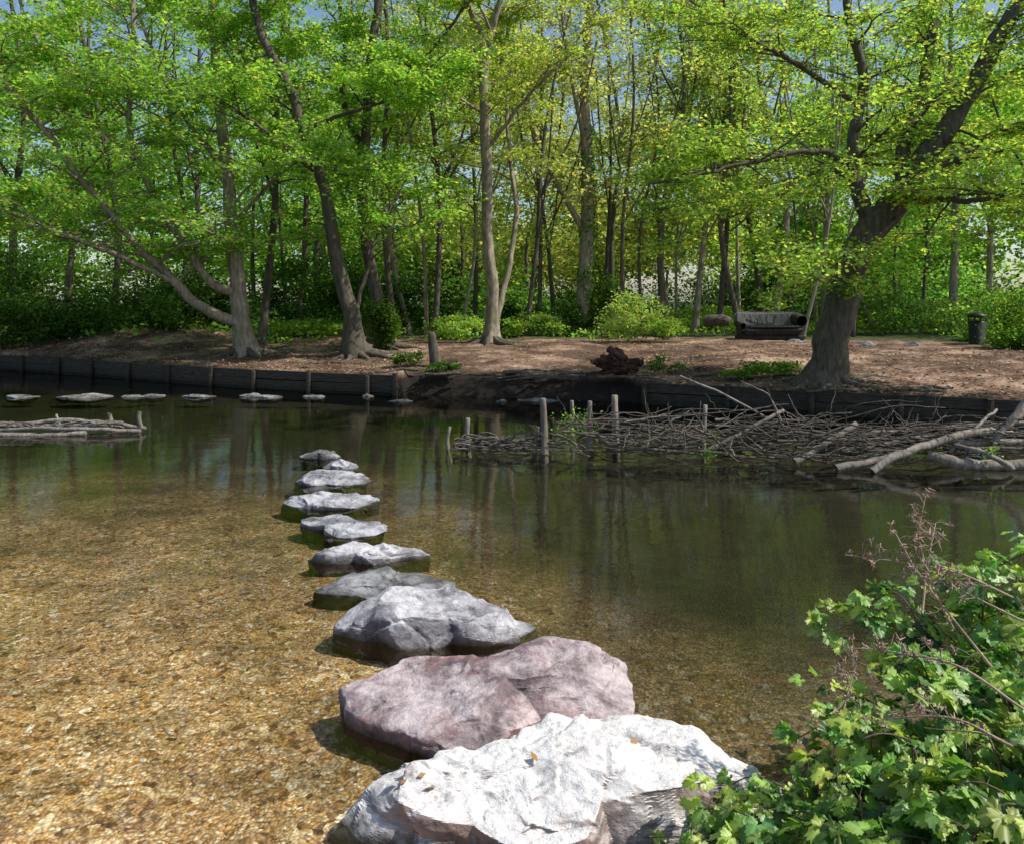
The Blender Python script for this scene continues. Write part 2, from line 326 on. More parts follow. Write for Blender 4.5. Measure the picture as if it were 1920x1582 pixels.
# ---------------------------------------------------------------- trees
def grow(W,tw,P,r,n_br,L,ntw=10,start=.15,up=.35,leafs=None,az=None,azw=math.pi,sub=4,droop=.12):
    n=len(P); T=nrm(np.gradient(P,axis=0))
    for b in range(n_br):
        t=start+(1-start)*R.rand()**.9; f=t*(n-1); i=min(n-2,int(f)); p0=P[i]+(P[i+1]-P[i])*(f-i); rb=r[i]
        a=R.uniform(-math.pi,math.pi) if az is None else az+R.uniform(-azw,azw)
        d=nrm(np.array([math.cos(a),math.sin(a),R.uniform(-.15,up*2)])+T[i]*.45)
        ln=L*(1.15-.55*t)*R.uniform(.55,1.25)
        branch(W,tw,p0,d,ln,min(rb*.5,.012*ln+.012),ntw,sub,droop)
def branch(W,tw,p0,d,ln,r0,ntw,sub,droop):
    m=7; s=np.linspace(0,1,m)[:,None]
    w=np.cumsum(R.randn(m,3)*.05*ln,axis=0)*np.array([1,1,.6]); w[0]=0
    path=p0+d*ln*s+w*s+np.array([0,0,-1.])*droop*ln*s**2
    tube(W,path,np.linspace(r0,.004,m),5 if r0>.02 else 4,cap=False)
    hd=math.atan2(d[1],d[0])
    for k in range(ntw):
        f=R.uniform(.15,1)*(m-1); i=min(m-2,int(f)); q=path[i]+(path[i+1]-path[i])*(f-i)
        a=hd+R.choice([-1,1])*R.uniform(.3,1.3); l=R.uniform(.25,.75)*min(1,ln/1.6+.2)
        tw.append((*q,math.cos(a)*l,math.sin(a)*l,R.uniform(-.22,.25)*l))
    if sub>0:
        for k in range(sub):
            f=R.uniform(.2,.95)*(m-1); i=min(m-2,int(f)); q=path[i]+(path[i+1]-path[i])*(f-i)
            a=hd+(1 if k%2 else -1)*R.uniform(.4,1.1); dd=nrm(np.array([math.cos(a),math.sin(a),d[2]*.5+R.uniform(-.1,.25)]))
            branch(W,tw,q,dd,ln*R.uniform(.35,.6),r0*.5,max(3,int(ntw*.8)),0,droop)
def foliage(L,tw,nl,size,base,spread=.06,var=.25,tilt=.5,keep=None):
    A=np.array(tw); P=np.repeat(A[:,:3],nl,0); D=np.repeat(A[:,3:],nl,0); n=len(P)
    t=R.rand(n,1)*1.1; a=R.choice([-1,1],n)*R.uniform(.3,1.3,n)
    ld=np.stack([D[:,0]*np.cos(a)-D[:,1]*np.sin(a),D[:,0]*np.sin(a)+D[:,1]*np.cos(a),D[:,2]+R.randn(n)*.10-.08],1)
    pp=P+D*t+R.randn(n,3)*spread
    cl=np.repeat(1+.22*R.randn(len(A)),nl).clip(.5,1.6)
    leaves(L,pp,ld,size*R.uniform(.6,1.25,n),leafcols(n,base,var,cl),tilt)
def tree(name,limbs,base,bark,L=2.6,nl=14,size=.085,nbr=14,ntw=9,sub=4,up=.3,flute=.35):
    e=empty(name); W=MB(); tw=[]; Lf=MB()
    for k,(pts,r0,r1,st,mult) in enumerate(limbs):
        P=spline([at(*q) for q in pts],7); n=len(P)
        s=np.linspace(0,1,n); r=r0+(r1-r0)*s**.8
        P=P+np.cumsum(R.randn(n,3)*.016,axis=0)*(s[:,None]>0)
        if k==0: r=r*(1+.9*np.exp(-s*22)); 
        tube(W,P,r,12 if r0>.12 else 8,rough=.09,flute=flute if k==0 else 0,seed=k)
        grow(W,tw,P,r,int(nbr*mult),L,ntw,st,up,sub=sub)
    A=np.array(tw); twig_tubes(W,A[:,:3],A[:,3:],.004)
    foliage(Lf,tw,nl,size,base,tilt=.75)
    W.obj('trunk_and_limbs',bark,True,e); Lf.obj('leaves',LEAF,False,e)
GR=(.30,.54,.085); YG=(.42,.57,.12)
tree('hornbeam_tree',[
 ([(462,676,20.5),(458,600,20.5),(447,500,20.5),(436,400,20.6),(424,290,20.8),(411,170,21),(402,50,21),(395,-90,21)],.26,.09,.3,1.1),
 ([(452,606,20.4),(388,578,20.2),(330,530,19.8),(270,470,19.4),(190,385,19),(110,290,18.6),(50,210,18.3),(-40,120,18)],.15,.05,.2,1.6),
 ([(447,552,20.4),(402,532,20.1),(365,480,19.9),(310,400,19.7),(252,300,19.5),(236,200,19.3),(245,60,19.1),(240,-80,19)],.12,.05,.2,1.3),
 ([(330,530,19.8),(230,488,18.9),(130,450,18.2),(20,405,17.6),(-90,380,17)],.07,.03,.15,1.7),
 ([(430,330,20.7),(350,230,21.3),(290,120,22),(250,-20,22.5)],.1,.04,.2,1),
 ([(413,200,21),(470,100,20.5),(515,-30,20)],.09,.04,.2,1),
 ([(250,300,19.5),(150,200,19.2),(60,60,19),(20,-70,18.8)],.07,.03,.2,1.2),
 ([(436,420,20.6),(520,330,19.8),(600,280,19.2)],.06,.02,.2,.8)],
 GR,BARK,L=2.7,nbr=15,nl=13,size=.10)
tree('leaning_hornbeam_tree',[
 ([(670,664,19.5),(655,580,19.5),(628,470,19.5),(605,340,19.4),(572,240,19.3),(545,150,19.2),(500,60,19),(465,-80,19)],.22,.08,.4,1.1),
 ([(602,330,19.4),(500,250,18.8),(400,190,18.3),(290,160,18)],.07,.02,.2,1.1),
 ([(575,245,19.3),(650,215,18.9),(740,180,18.5),(840,100,18.2)],.07,.02,.2,1.1),
 ([(660,600,19.5),(690,520,19.8),(720,420,20.2),(770,330,20.6)],.07,.02,.3,.9)],
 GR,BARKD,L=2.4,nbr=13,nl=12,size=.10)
tree('tall_hornbeam_tree',[
 ([(712,648,21.5),(702,560,21.5),(684,450,21.5),(679,330,21.5),(685,230,21.5),(692,120,21.5),(718,-80,21.5)],.18,.11,.35,1.2),
 ([(679,290,21.5),(645,190,21.8),(650,90,22),(625,-60,22.3)],.11,.05,.2,1),
 ([(690,200,21.5),(770,130,21),(850,40,20.5),(900,-60,20.3)],.07,.03,.2,1)],
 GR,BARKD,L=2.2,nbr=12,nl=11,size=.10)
tree('slender_tree',[
 ([(922,648,22),(926,540,22),(919,400,22),(918,250,22),(913,80,22)],.18,.14,.6,.7),
 ([(913,84,22),(885,20,22),(850,-80,22.4)],.11,.06,.1,1),
 ([(913,84,22),(940,10,21.8),(965,-80,21.5)],.12,.07,.1,1),
 ([(920,270,22),(990,180,21.3),(1070,100,20.8),(1140,-20,20.5)],.06,.03,.2,1),
 ([(930,600,22.1),(957,480,22.6),(966,380,22.8),(950,280,23),(944,180,23)],.10,.05,.5,.6),
 ([(917,220,22),(850,170,21.5),(800,80,21.3),(770,-30,21)],.05,.02,.2,.7)],
 YG,BARK,L=2.0,nbr=10,nl=10,size=.095)
tree('spreading_hornbeam_tree',[
 ([(1545,722,14.5),(1560,630,14.5),(1585,530,14.5),(1620,450,14.5),(1668,385,14.5)],.31,.27,.85,.15),
 ([(1665,392,14.5),(1722,328,14.5),(1782,250,14.4),(1842,160,14.3),(1900,70,14.2),(1970,-50,14.1)],.23,.13,.2,1.1),
 ([(1640,425,14.5),(1606,350,14.6),(1600,270,14.7),(1612,150,14.8),(1585,40,15),(1560,-80,15)],.15,.06,.3,1.2),
 ([(1690,362,14.5),(1700,280,14.8),(1738,180,15),(1762,60,15.3),(1800,-70,15.5)],.15,.08,.3,1),
 ([(1720,330,14.5),(1800,300,14),(1875,250,13.7),(1970,215,13.4)],.11,.05,.2,1.2),
 ([(1602,310,14.6),(1520,285,14.1),(1430,300,13.7),(1330,322,13.4),(1220,345,13.2)],.07,.02,.2,1.5),
 ([(1608,190,14.8),(1500,130,14.3),(1400,85,14),(1290,10,13.8)],.07,.02,.2,1.5),
 ([(1602,335,14.6),(1540,312,14.4),(1450,365,14.2),(1360,430,14)],.05,.015,.25,1),
 ([(1700,365,14.5),(1800,372,13.7),(1900,362,13.2),(2010,390,12.8)],.07,.02,.25,1.6),
 ([(1690,400,14.5),(1640,440,13.8),(1560,500,13.3),(1480,520,13)],.03,.01,.3,.5)],
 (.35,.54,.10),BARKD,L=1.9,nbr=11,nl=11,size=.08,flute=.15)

# distant woodland -> one object with parts
e=empty('distant_woodland'); W=MB(); W2=MB(); Lf=MB()
def tint(u):
    f=max(0,1-abs(u-1080)/480); return np.array(GR)*(1-f)+np.array((.54,.60,.20))*f
def auto(x,y,h,r,lean,col,nb,nl=10,size=.15,L=2.8,cb=.25,ivy=False):
    WW=W2 if (ivy or R.rand()<.25) else W
    z=ground_z(x,y)-.1; tw=[]
    P=spline([(x,y,z),(x+lean*.2+R.randn()*.25,y,z+h*.25),(x+lean*.5+R.randn()*.4,y+R.randn()*.2,z+h*.55),(x+lean+R.randn()*.5,y,z+h)],5)
    rr=np.linspace(r,r*.3,len(P)); rr[0]*=1.4; tube(WW,P,rr,8,.06,seed=int(abs(x*10))); grow(WW,tw,P,rr,nb,L,5,cb,.45,sub=2)
    for k in range(2):
        i=int(len(P)*R.uniform(.3,.6)); a=R.rand()*6.3; l=h*R.uniform(.3,.45)
        Q=spline([P[i],P[i]+np.array([math.cos(a)*l*.25,math.sin(a)*l*.2,l*.45]),P[i]+np.array([math.cos(a)*l*.4,math.sin(a)*l*.3,l])],4)
        q=np.linspace(rr[i]*.5,.03,len(Q)); tube(WW,Q,q,6); grow(WW,tw,Q,q,nb//3,L*.8,5,.2,.4,sub=2)
    foliage(Lf,tw,nl,size,col,.14,.25,.9)
    if ivy:
        n=2200; t=R.rand(n); i=(t*.5*(len(P)-1)).astype(int); a=R.rand(n)*6.28
        d=np.stack([np.cos(a),np.sin(a),R.randn(n)*.5],1); pp=P[i]+R.rand(n,1)*(P[i+1]-P[i])+d*(rr[i][:,None]*.9+R.rand(n,1)*.12)
        pp=pp[(np.sin(t*23)+d[:,0])>-.1]; n=len(pp)
        leaves(Lf,pp,R.randn(n,3)*.5-[0,0,.6],R.uniform(.08,.15,n),leafcols(n,(.14,.26,.06),.3),1.0)
spec=[(30,27),(120,30),(210,26),(335,28),(490,23,.12),(560,31),(600,36),(740,25,.11),(815,24.5,.1),(860,33),(890,29,.10),(1000,36),(1092,26,.27,1),(1150,34),(1245,26,.13),(1303,27,.12),(1347,28,.11),(1392,25.5,.11),(1432,28,.15),(1447,27,.15),(1530,32),(1545,29,.12),(1680,33),(1785,27,.15),(1855,31),(1940,26),(2080,24),(-80,25),(-200,28)]
for sp in spec:
    u,d=sp[:2]; r=sp[2] if len(sp)>2 else R.uniform(.09,.17); x=(u-960)/1500*d
    auto(x,d,R.uniform(14,18),r,R.uniform(-1.6,1.6),tint(u)*R.uniform(.85,1.15),20,9,.13 if d<29 else .16,2.2,.3,len(sp)>3)
for k in range(16):  # bare-stemmed poles at the wood's edge
    d=R.uniform(24,30); u=[770,800,860,985,1010,1040,1130,1170,1205,1270,1480,1505,1600,1640,1730,540][k]
    auto((u-960)/1500*d,d,R.uniform(11,15),R.uniform(.05,.09),R.uniform(-1.8,1.8),tint(u),7,8,.13,1.8,.5)
for k in range(40):
    d=R.uniform(33,62); x=R.uniform(-.85,.85)*d
    auto(x,d,R.uniform(14,20),R.uniform(.08,.2),R.uniform(-2,2),tint(x/d*1500+960)*R.uniform(.8,1.15),18,8,.22,3.0,.15)
def cloud(mb,c,rad,n,size,col,var=.3,clumps=30,tilt=.9,spr=.17):
    c=np.array(c,float); rad=np.array(rad,float)
    q=nrm(R.randn(clumps,3))*R.rand(clumps,1)**.4; cs=c+q*rad
    i=R.randint(0,clumps,n); p=cs[i]+R.randn(n,3)*rad*spr
    gz=np.array([ground_z(a,b) for a,b in p[:,:2]]) if c[2]<3 and n<6000 else np.full(n,.6)
    p[:,2]=np.maximum(p[:,2],gz+.02+R.rand(n)*.15)
    br=(1+.25*R.randn(clumps)).clip(.5,1.5)[i]
    leaves(mb,p,nrm(R.randn(n,3))*[1,1,.5]-[0,0,.15],R.uniform(.6,1.3,n)*size,leafcols(n,col,var,br),tilt)
DK=(.07,.14,.03)
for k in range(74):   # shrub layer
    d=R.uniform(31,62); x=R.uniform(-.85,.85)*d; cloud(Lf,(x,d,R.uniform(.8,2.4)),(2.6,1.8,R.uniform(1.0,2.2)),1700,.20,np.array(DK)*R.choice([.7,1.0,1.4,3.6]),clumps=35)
for k in range(118):  # mid-storey saplings and hanging crowns, well behind the bank
    d=R.uniform(38,66); x=R.uniform(-.8,.8)*d; z=3+R.rand()**1.4*13; u=x/d*1500+960
    if k>90: z=R.uniform(3,7); d=R.uniform(50,68); x=R.uniform(-.5,.5)*d; u=x/d*1500+960
    cloud(Lf,(x,d,z),(3.2,2.0,R.uniform(1.4,2.2)),1700,.30,tint(u)*R.uniform(.6,1.0),clumps=28,tilt=.9,spr=.24)
for k in range(26):   # edge-of-wood mid foliage
    d=R.uniform(25,31); u=R.uniform(-150,2050); x=(u-960)/1500*d; z=3+R.rand()*7
    if 1180<u<1500 and z<5: continue
    cloud(Lf,(x,d,z),(1.9,1.3,.9),1300,.13,tint(u)*R.uniform(.75,1.05),clumps=22,spr=.2)
W.obj('trunks',BARKD,True,e); W2.obj('pale_trunks',BARK,True,e); Lf.obj('foliage',LEAF,False,e)

# undergrowth on the far bank
U=MB(); BR=(.26,.40,.085)
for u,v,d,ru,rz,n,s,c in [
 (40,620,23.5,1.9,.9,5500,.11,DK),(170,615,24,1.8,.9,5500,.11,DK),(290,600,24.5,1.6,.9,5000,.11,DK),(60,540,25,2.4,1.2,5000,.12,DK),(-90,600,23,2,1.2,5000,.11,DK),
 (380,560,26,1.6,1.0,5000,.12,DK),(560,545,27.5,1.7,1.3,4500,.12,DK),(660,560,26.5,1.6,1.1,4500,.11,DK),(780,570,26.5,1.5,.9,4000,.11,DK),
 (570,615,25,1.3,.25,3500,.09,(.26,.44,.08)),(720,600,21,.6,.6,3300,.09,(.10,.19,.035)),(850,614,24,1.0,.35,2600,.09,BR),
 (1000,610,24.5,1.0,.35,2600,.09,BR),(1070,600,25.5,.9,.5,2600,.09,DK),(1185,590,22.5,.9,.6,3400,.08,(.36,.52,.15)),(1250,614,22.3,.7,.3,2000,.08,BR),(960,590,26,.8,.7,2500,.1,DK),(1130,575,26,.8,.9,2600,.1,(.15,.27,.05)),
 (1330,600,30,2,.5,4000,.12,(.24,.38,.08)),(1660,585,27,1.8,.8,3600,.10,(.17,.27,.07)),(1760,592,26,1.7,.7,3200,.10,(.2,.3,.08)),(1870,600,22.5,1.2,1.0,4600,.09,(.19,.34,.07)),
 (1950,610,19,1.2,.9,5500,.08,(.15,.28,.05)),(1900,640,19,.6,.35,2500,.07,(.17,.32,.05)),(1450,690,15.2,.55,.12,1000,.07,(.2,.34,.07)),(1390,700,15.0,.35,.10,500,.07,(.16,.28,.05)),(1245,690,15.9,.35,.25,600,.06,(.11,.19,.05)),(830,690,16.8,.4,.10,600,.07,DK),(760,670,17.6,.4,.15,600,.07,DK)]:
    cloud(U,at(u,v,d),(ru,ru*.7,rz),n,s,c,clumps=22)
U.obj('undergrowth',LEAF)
# low ground cover
Gc=MB(); n=26000; y=R.uniform(22.5,45,n); x=R.uniform(-.8,.8,n)*y; k=np.array([noise.noise(Vector((a*.4,b*.4,3))) for a,b in zip(x,y)])
m=(k>-.05)|(y>30); m&=~((x>3.6)&(x<13)&(y<25.5)); x=x[m];y=y[m]; z=np.array([ground_z(a,b) for a,b in zip(x,y)])+R.rand(len(x))*.25
leaves(Gc,np.stack([x,y,z],1),R.randn(len(x),3)*[1,1,.6],R.uniform(.08,.2,len(x)),leafcols(len(x),(.24,.42,.08),.35),.8); Gc.obj('ground_cover_plants',LEAF)
# leaf litter
Gl=MB(); n=14000; x=R.uniform(-15,12,n); y=yf(x)+.1+R.rand(n)**1.3*8; z=np.array([ground_z(a,b) for a,b in zip(x,y)])+.015
m=(x<-2.4)|(x>2.5)|(y>yf(x)+1); x,y,z=x[m],y[m],z[m]
c=np.array((.34,.21,.13))[None]*R.uniform(.3,1.5,(len(x),1)); leaves(Gl,np.stack([x,y,z],1),R.randn(len(x),3)*[1,1,.15],R.uniform(.04,.09,len(x)),c,.35); Gl.obj('leaf_litter',LITTER)

# ---------------------------------------------------------------- timber retaining walls
mT,nt,out=newmat('wet_timber'); p=pos(nt); n1=noi(nt,scl(nt,p,(1,1,9)),5,6,.6)
c=ramp(nt,n1,[(.3,(.018,.015,.012)),(.7,(.085,.07,.052))]); c=mix(nt,mapr(nt,sepz(nt,p),.0,.2,.7,0),c,(.012,.014,.008)); princ(nt,out,c,.8,bump(nt,n1,.6,.02)); TIM=mT
def box(mb,c,sx,sy,sz,rot=0,bev=.0):
    ca,sa=math.cos(rot),math.sin(rot); V=[]
    for z in (-1,1):
        for a,b in ((-1,-1),(1,-1),(1,1),(-1,1)):
            X=a*sx/2;Y=b*sy/2; V.append((c[0]+X*ca-Y*sa,c[1]+X*sa+Y*ca,c[2]+z*sz/2))
    mb.add(V,[(0,3,2,1),(4,5,6,7),(0,1,5,4),(1,2,6,5),(2,3,7,6),(3,0,4,7)])
def wall(x0,x1):
    mb=MB(); x=x0; k=0
    while x<x1:
        xe=min(x1,x+1.15+.25*R.rand()); a=np.array([x,yf(x)-.02]); b=np.array([xe,yf(xe)-.02]); L=np.linalg.norm(b-a); rot=math.atan2(b[1]-a[1],b[0]-a[0]); m=(a+b)/2
        for q in range(3):
            box(mb,(m[0],m[1]+R.uniform(-.008,.008),-.06+q*.19+R.uniform(-.012,.012)),L-.01,.05,.18,rot+R.uniform(-.012,.012))
        tube(mb,[(a[0],a[1]-.08,-.6),(a[0],a[1]-.08+R.uniform(-.02,.02),.43+R.uniform(-.05,.02))],[.055,.05],7,.05)
        x=xe
    tube(mb,[(x1,yf(x1)-.09,-.6),(x1,yf(x1)-.09,.46)],[.06,.055],7,.05)
    mb.obj('timber_retaining_wall',TIM)
wall(-16,-2.4); wall(2.5,13)
# roots on bank
rt=MB()
for k in range(34):
    x=R.uniform(-2.2,2.4) if k<20 else R.uniform(3.3,7.5); y0=yf(x)+R.uniform(.3,.9); a=R.uniform(-.5,.5)+(math.pi if R.rand()<.5 else 0); l=R.uniform(.6,1.5)
    P=[]; 
    for t in np.linspace(0,1,8):
        X=x+math.cos(a)*l*t; Y=y0+math.sin(a)*l*t+R.randn()*.04; P.append((X,Y,ground_z(X,Y)+.02*math.sin(t*3.1)+R.randn()*.012))
    tube(rt,spline(P,2),np.linspace(.04,.01,15),6,.1)
for tb in [(-6.75,20.5),(5.65,14.55),(-3.75,19.5),(-.55,22),(-3.5,21.5)]:
    for k in range(8):
        a=k*.785+R.rand()*.5; l=R.uniform(.7,1.6); P=[]
        for t in np.linspace(0,1,7):
            X=tb[0]+math.cos(a+.3*math.sin(t*3))*(.15+l*t); Y=tb[1]+math.sin(a+.3*math.sin(t*3))*(.15+l*t); P.append((X,Y,ground_z(X,Y)+.16*(1-t)**3-.01))
        tube(rt,spline(P,2),np.linspace(.10,.015,13),7,.1)
rt.obj('tree_roots',BARKD,True)
# root plate + stump
mb=MB(); c=at(1160,682,16.0)
for k in range(60):
    a=R.rand()*6.28; rr=R.uniform(.1,.42); s=c+np.array([math.cos(a)*rr*1.1,R.uniform(-.2,.2),math.sin(a)*rr*.42])
    P=[c+R.randn(3)*.1,s,s+R.randn(3)*[.12,.1,.06]]; tube(mb,spline(P,4),np.linspace(.08,.012,9),6,.15)
mb.obj('uprooted_stump',barkmat('earthy_root',(.025,.016,.012),(.13,.07,.048),(.04,.025,.015),.5),True)
mb=MB(); tube(mb,spline([at(820,700,17.6),at(814,660,17.6),at(808,624,17.6)],5),np.linspace(.14,.07,11),10,.22,flute=.3,seed=4); mb.obj('tree_stump',BARKD,True)
mb=MB(); tube(mb,spline([at(1318,604,24.6),at(1345,600,24.5),at(1368,604,24.4)],4),[.14,.17,.18,.18,.17,.17,.16,.15,.13],10,.15); mb.obj('fallen_log',BARKD,True)

# ---------------------------------------------------------------- brushwood barrier
eb=empty('brushwood_barrier'); mb=MB(); mp=MB()
def stk(u,v0,v1,d,r,lean=0,m=8):
    a=at(u,v1,d); b=at(u+lean,v0,d); a[2]-=.12; tube(mp,spline([a,(a+b)/2+R.randn(3)*.02,b],3),np.linspace(r*1.05,r*.9,7),m,.12,seed=u)
for u,v0,v1,d,r,l in [(845,800,850,10.6,.025,-2),(880,785,842,10.8,.035,-3),(1000,800,850,10.4,.028,8),(1022,748,850,10.3,.045,-4),(1108,753,846,10.4,.033,-2),(1156,742,848,10.35,.048,-4),(1072,752,800,11.2,.03,0),(1320,760,850,10.2,.03,3)]:
    stk(u,v0,v1,d,r,l)
def br(pts,r0,r1,m=7,mbb=None): 
    P=spline([at(*q) for q in pts],5); P[1:-1]+=R.randn(len(P)-2,3)*.008; tube(mbb if mbb else mb,P,np.linspace(r0,r1,len(P)),m,.12,seed=len(pts)+int(r0*100))
for pts,r0,r1 in [
 ([(1490,866,9.6),(1540,838,9.7),(1606,795,9.9)],.045,.035),([(1636,884,9.2),(1690,852,9.3),(1780,822,9.5),(1890,795,9.7),(1950,745,9.9)],.045,.04),
 ([(1568,878,9.3),(1660,860,9.4),(1760,832,9.6),(1880,828,9.7),(1990,835,9.8)],.045,.04),([(1740,850,9.5),(1800,868,9.4),(1870,872,9.4),(1990,868,9.4)],.06,.075),
 ([(1318,850,10.2),(1390,812,10.2),(1470,770,10.3)],.03,.022),([(1275,706,11.2),(1360,742,10.9),(1470,800,10.5)],.018,.014),([(1470,800,10.4),(1440,740,10.6),(1390,715,10.8)],.012,.006),
 ([(1860,830,9.6),(1895,790,9.6),(1925,745,9.6)],.04,.03),([(1560,850,9.9),(1640,838,10),(1760,815,10),(1900,812,10)],.04,.03),([(1500,825,10.3),(1640,812,10.2),(1800,800,10.2),(1990,790,10)],.03,.025),
 ([(1780,848,9.5),(1830,800,9.6),(1870,768,9.8)],.02,.015),([(1900,880,9.2),(1850,850,9.3),(1790,835,9.5)],.03,.03)]: br(pts,r0,r1,7,mp)
for k in range(200):
    u0=R.uniform(1030,1850); l=R.uniform(80,380); v0=R.uniform(785,852); s=R.normal(0,26); d=R.uniform(9.9,10.7)
    if u0>1450: d-=.5; v0+=12
    r=R.choice([.006,.009,.014,.02],p=[.35,.35,.2,.1])
    br([(u0,v0,d),(u0+l*.35,v0+s*.2+R.randn()*9,d+R.randn()*.1),(u0+l*.7,v0+s*.7+R.randn()*9,d+R.randn()*.15),(u0+l,min(v0+s,866),d+R.randn()*.2)],r,r*.4,5)
for k in range(150):   # loose sticks poking out at all angles
    u0=R.uniform(1050,1910); v0=R.uniform(790,858); d=R.uniform(9.5,10.6); a=R.uniform(.15,1.6); l=R.uniform(30,110); sx=R.choice([-1,1])
    br([(u0,v0,d),(u0+sx*math.cos(a)*l*.5+R.randn()*4,v0-math.sin(a)*l*.3,d),(u0+sx*math.cos(a)*l,v0-math.sin(a)*l*.7,d+R.randn()*.1)],R.uniform(.006,.016),.003,4,mp if R.rand()<.12 else mb)
for k in range(55):
    u0=R.uniform(848,1010); v0=R.uniform(822,846); d=R.uniform(10.3,10.9); br([(u0,v0,d),(u0+R.uniform(10,30),v0-R.uniform(0,14),d),(u0+R.uniform(30,75),v0+R.uniform(-6,4),d)],.018,.007,5)
mb.obj('woven_branches',DEAD,True,eb); mp.obj('stakes_and_poles',POLE,True,eb)
mb=MB()
for pts,r0,r1 in [([(-60,800,12.2),(20,798,12.1),(110,789,12.1),(200,792,12),(272,803,12)],.04,.03),([(-60,812,11.9),(60,803,11.9),(160,805,11.8),(262,808,11.8)],.035,.03),([(-60,792,12.4),(40,796,12.3),(130,798,12.2),(240,797,12.2)],.03,.02),([(-20,815,11.7),(70,818,11.7),(160,812,11.7)],.045,.03),([(205,775,12.1),(208,800,12.1)],.03,.03),([(262,772,12),(262,820,12)],.03,.03),([(105,778,12.3),(112,800,12.2)],.02,.02)]: br(pts,r0,r1)
for k in range(30):
    u0=R.uniform(-50,180); v0=R.uniform(796,816); l=R.uniform(40,120); br([(u0,v0,11.9),(u0+l*.5,v0-R.uniform(0,10),11.9),(u0+l,v0+R.uniform(-8,4),11.9)],.012,.006,5)
mb.obj('driftwood_logs',POLE,True)
U=MB(); 
for u,v,d,r,n in [(1080,795,10.8,.16,260),(1328,852,9.9,.05,60),(1745,846,9.5,.06,40),(1860,850,9.3,.06,40)]:
    p=at(u,v,d)+R.randn(n,3)*r*[.8,.5,.7]; p[:,2]=np.maximum(p[:,2],.02); leaves(U,p,R.randn(n,3)*[1,1,.5],R.uniform(.03,.06,n),leafcols(n,(.2,.38,.07)),.7)
U.obj('water_plants',LEAF)

# ---------------------------------------------------------------- bench, bin
e=empty('carved_wooden_bench'); bx,by=7.42,23.0; bz=ground_z(bx,by)
BD=barkmat('charred_wood',(.018,.017,.016),(.06,.056,.05),(.03,.03,.025),.3); BLt=barkmat('worn_bench_wood',(.07,.067,.062),(.20,.195,.18),(.09,.09,.08),.4)
def bev(name,c,s,mat,rot=(0,0,0),bw=.05,seg=3,curve=0):
    bm=bmesh.new(); bmesh.ops.create_cube(bm,size=1)
    for v in bm.verts: v.co=Vector((v.co.x*s[0],v.co.y*s[1],v.co.z*s[2]))
    bmesh.ops.subdivide_edges(bm,edges=[q for q in bm.edges if abs((q.verts[0].co-q.verts[1].co).x)>s[0]*.9],cuts=10)
    for v in bm.verts: v.co.y+=curve*(v.co.x/s[0]*2)**2
    bmesh.ops.bevel(bm,geom=[q for q in bm.edges if len(q.link_faces)==2 and q.calc_face_angle(0)>.8],offset=bw,segments=seg,affect='EDGES')
    me=bpy.data.meshes.new(name); bm.to_mesh(me); bm.free(); me.materials.append(mat)
    for pl in me.polygons: pl.use_smooth=True
    try: me.set_sharp_from_angle(angle=math.radians(40))
    except Exception: pass
    o=bpy.data.objects.new(name,me); o.location=c; o.rotation_euler=rot; return link(o,e)
bev('plinth',(bx,by,bz+.08),(1.9,.55,.2),BD,bw=.06)
bev('seat',(bx,by-.08,bz+.30),(1.75,.62,.22),BD,bw=.09,curve=-.06)
bev('backrest',(bx-.10,by+.27,bz+.58),(1.72,.16,.46),BLt,rot=(-.14,0,0),bw=.06,curve=-.10)
bev('seat_lip',(bx,by-.36,bz+.40),(1.5,.14,.07),BD,bw=.03,curve=.05)
m2=MB(); tube(m2,[(bx+.80,by-.35,bz+.56),(bx+.80,by+.0,bz+.60),(bx+.82,by+.38,bz+.60)],[.15,.18,.2],14,.03); m2.obj('right_armrest_roll',BD,True,e)
m2=MB(); tube(m2,[(bx-.84,by-.3,bz+.42),(bx-.86,by+.3,bz+.48)],[.08,.11],12,.03); m2.obj('left_armrest_roll',BD,True,e)
m2=MB()
for k,x0 in enumerate([-.55,-.36,-.2,.0,.2]):     # gouged grooves on the backrest
    P=[(bx+x0+.05*math.sin(t*3+k),by+.16-.03*t,bz+.48+.24*t) for t in np.linspace(0,1,6)]; tube(m2,P,.012,5)
m2.obj('carved_grooves',BD,True,e)
e=empty('litter_bin'); q=at(1833,652,21); zx=ground_z(q[0],q[1])
BK,nt,out=newmat('black_bin_plastic'); princ(nt,out,ramp(nt,noi(nt,pos(nt),8,4),[(.3,(.012,.012,.012)),(.7,(.025,.025,.024))]),.45)
m2=MB(); tube(m2,[(q[0],q[1],zx-.02),(q[0],q[1],zx+.04),(q[0],q[1],zx+.05),(q[0],q[1],zx+.58)],[.20,.20,.19,.215],20); m2.obj('body',BK,True,e)
m2=MB(); tube(m2,[(q[0],q[1],zx+.70),(q[0],q[1],zx+.73),(q[0],q[1],zx+.79),(q[0],q[1],zx+.82)],[.23,.245,.22,.12],20); m2.obj('lid',BK,True,e)
m2=MB()
for a in (.6,2.5,3.9,5.5): tube(m2,[(q[0]+.19*math.cos(a),q[1]+.19*math.sin(a),zx+.56),(q[0]+.2*math.cos(a),q[1]+.2*math.sin(a),zx+.72)],.02,6)
m2.obj('lid_posts',BK,True,e)

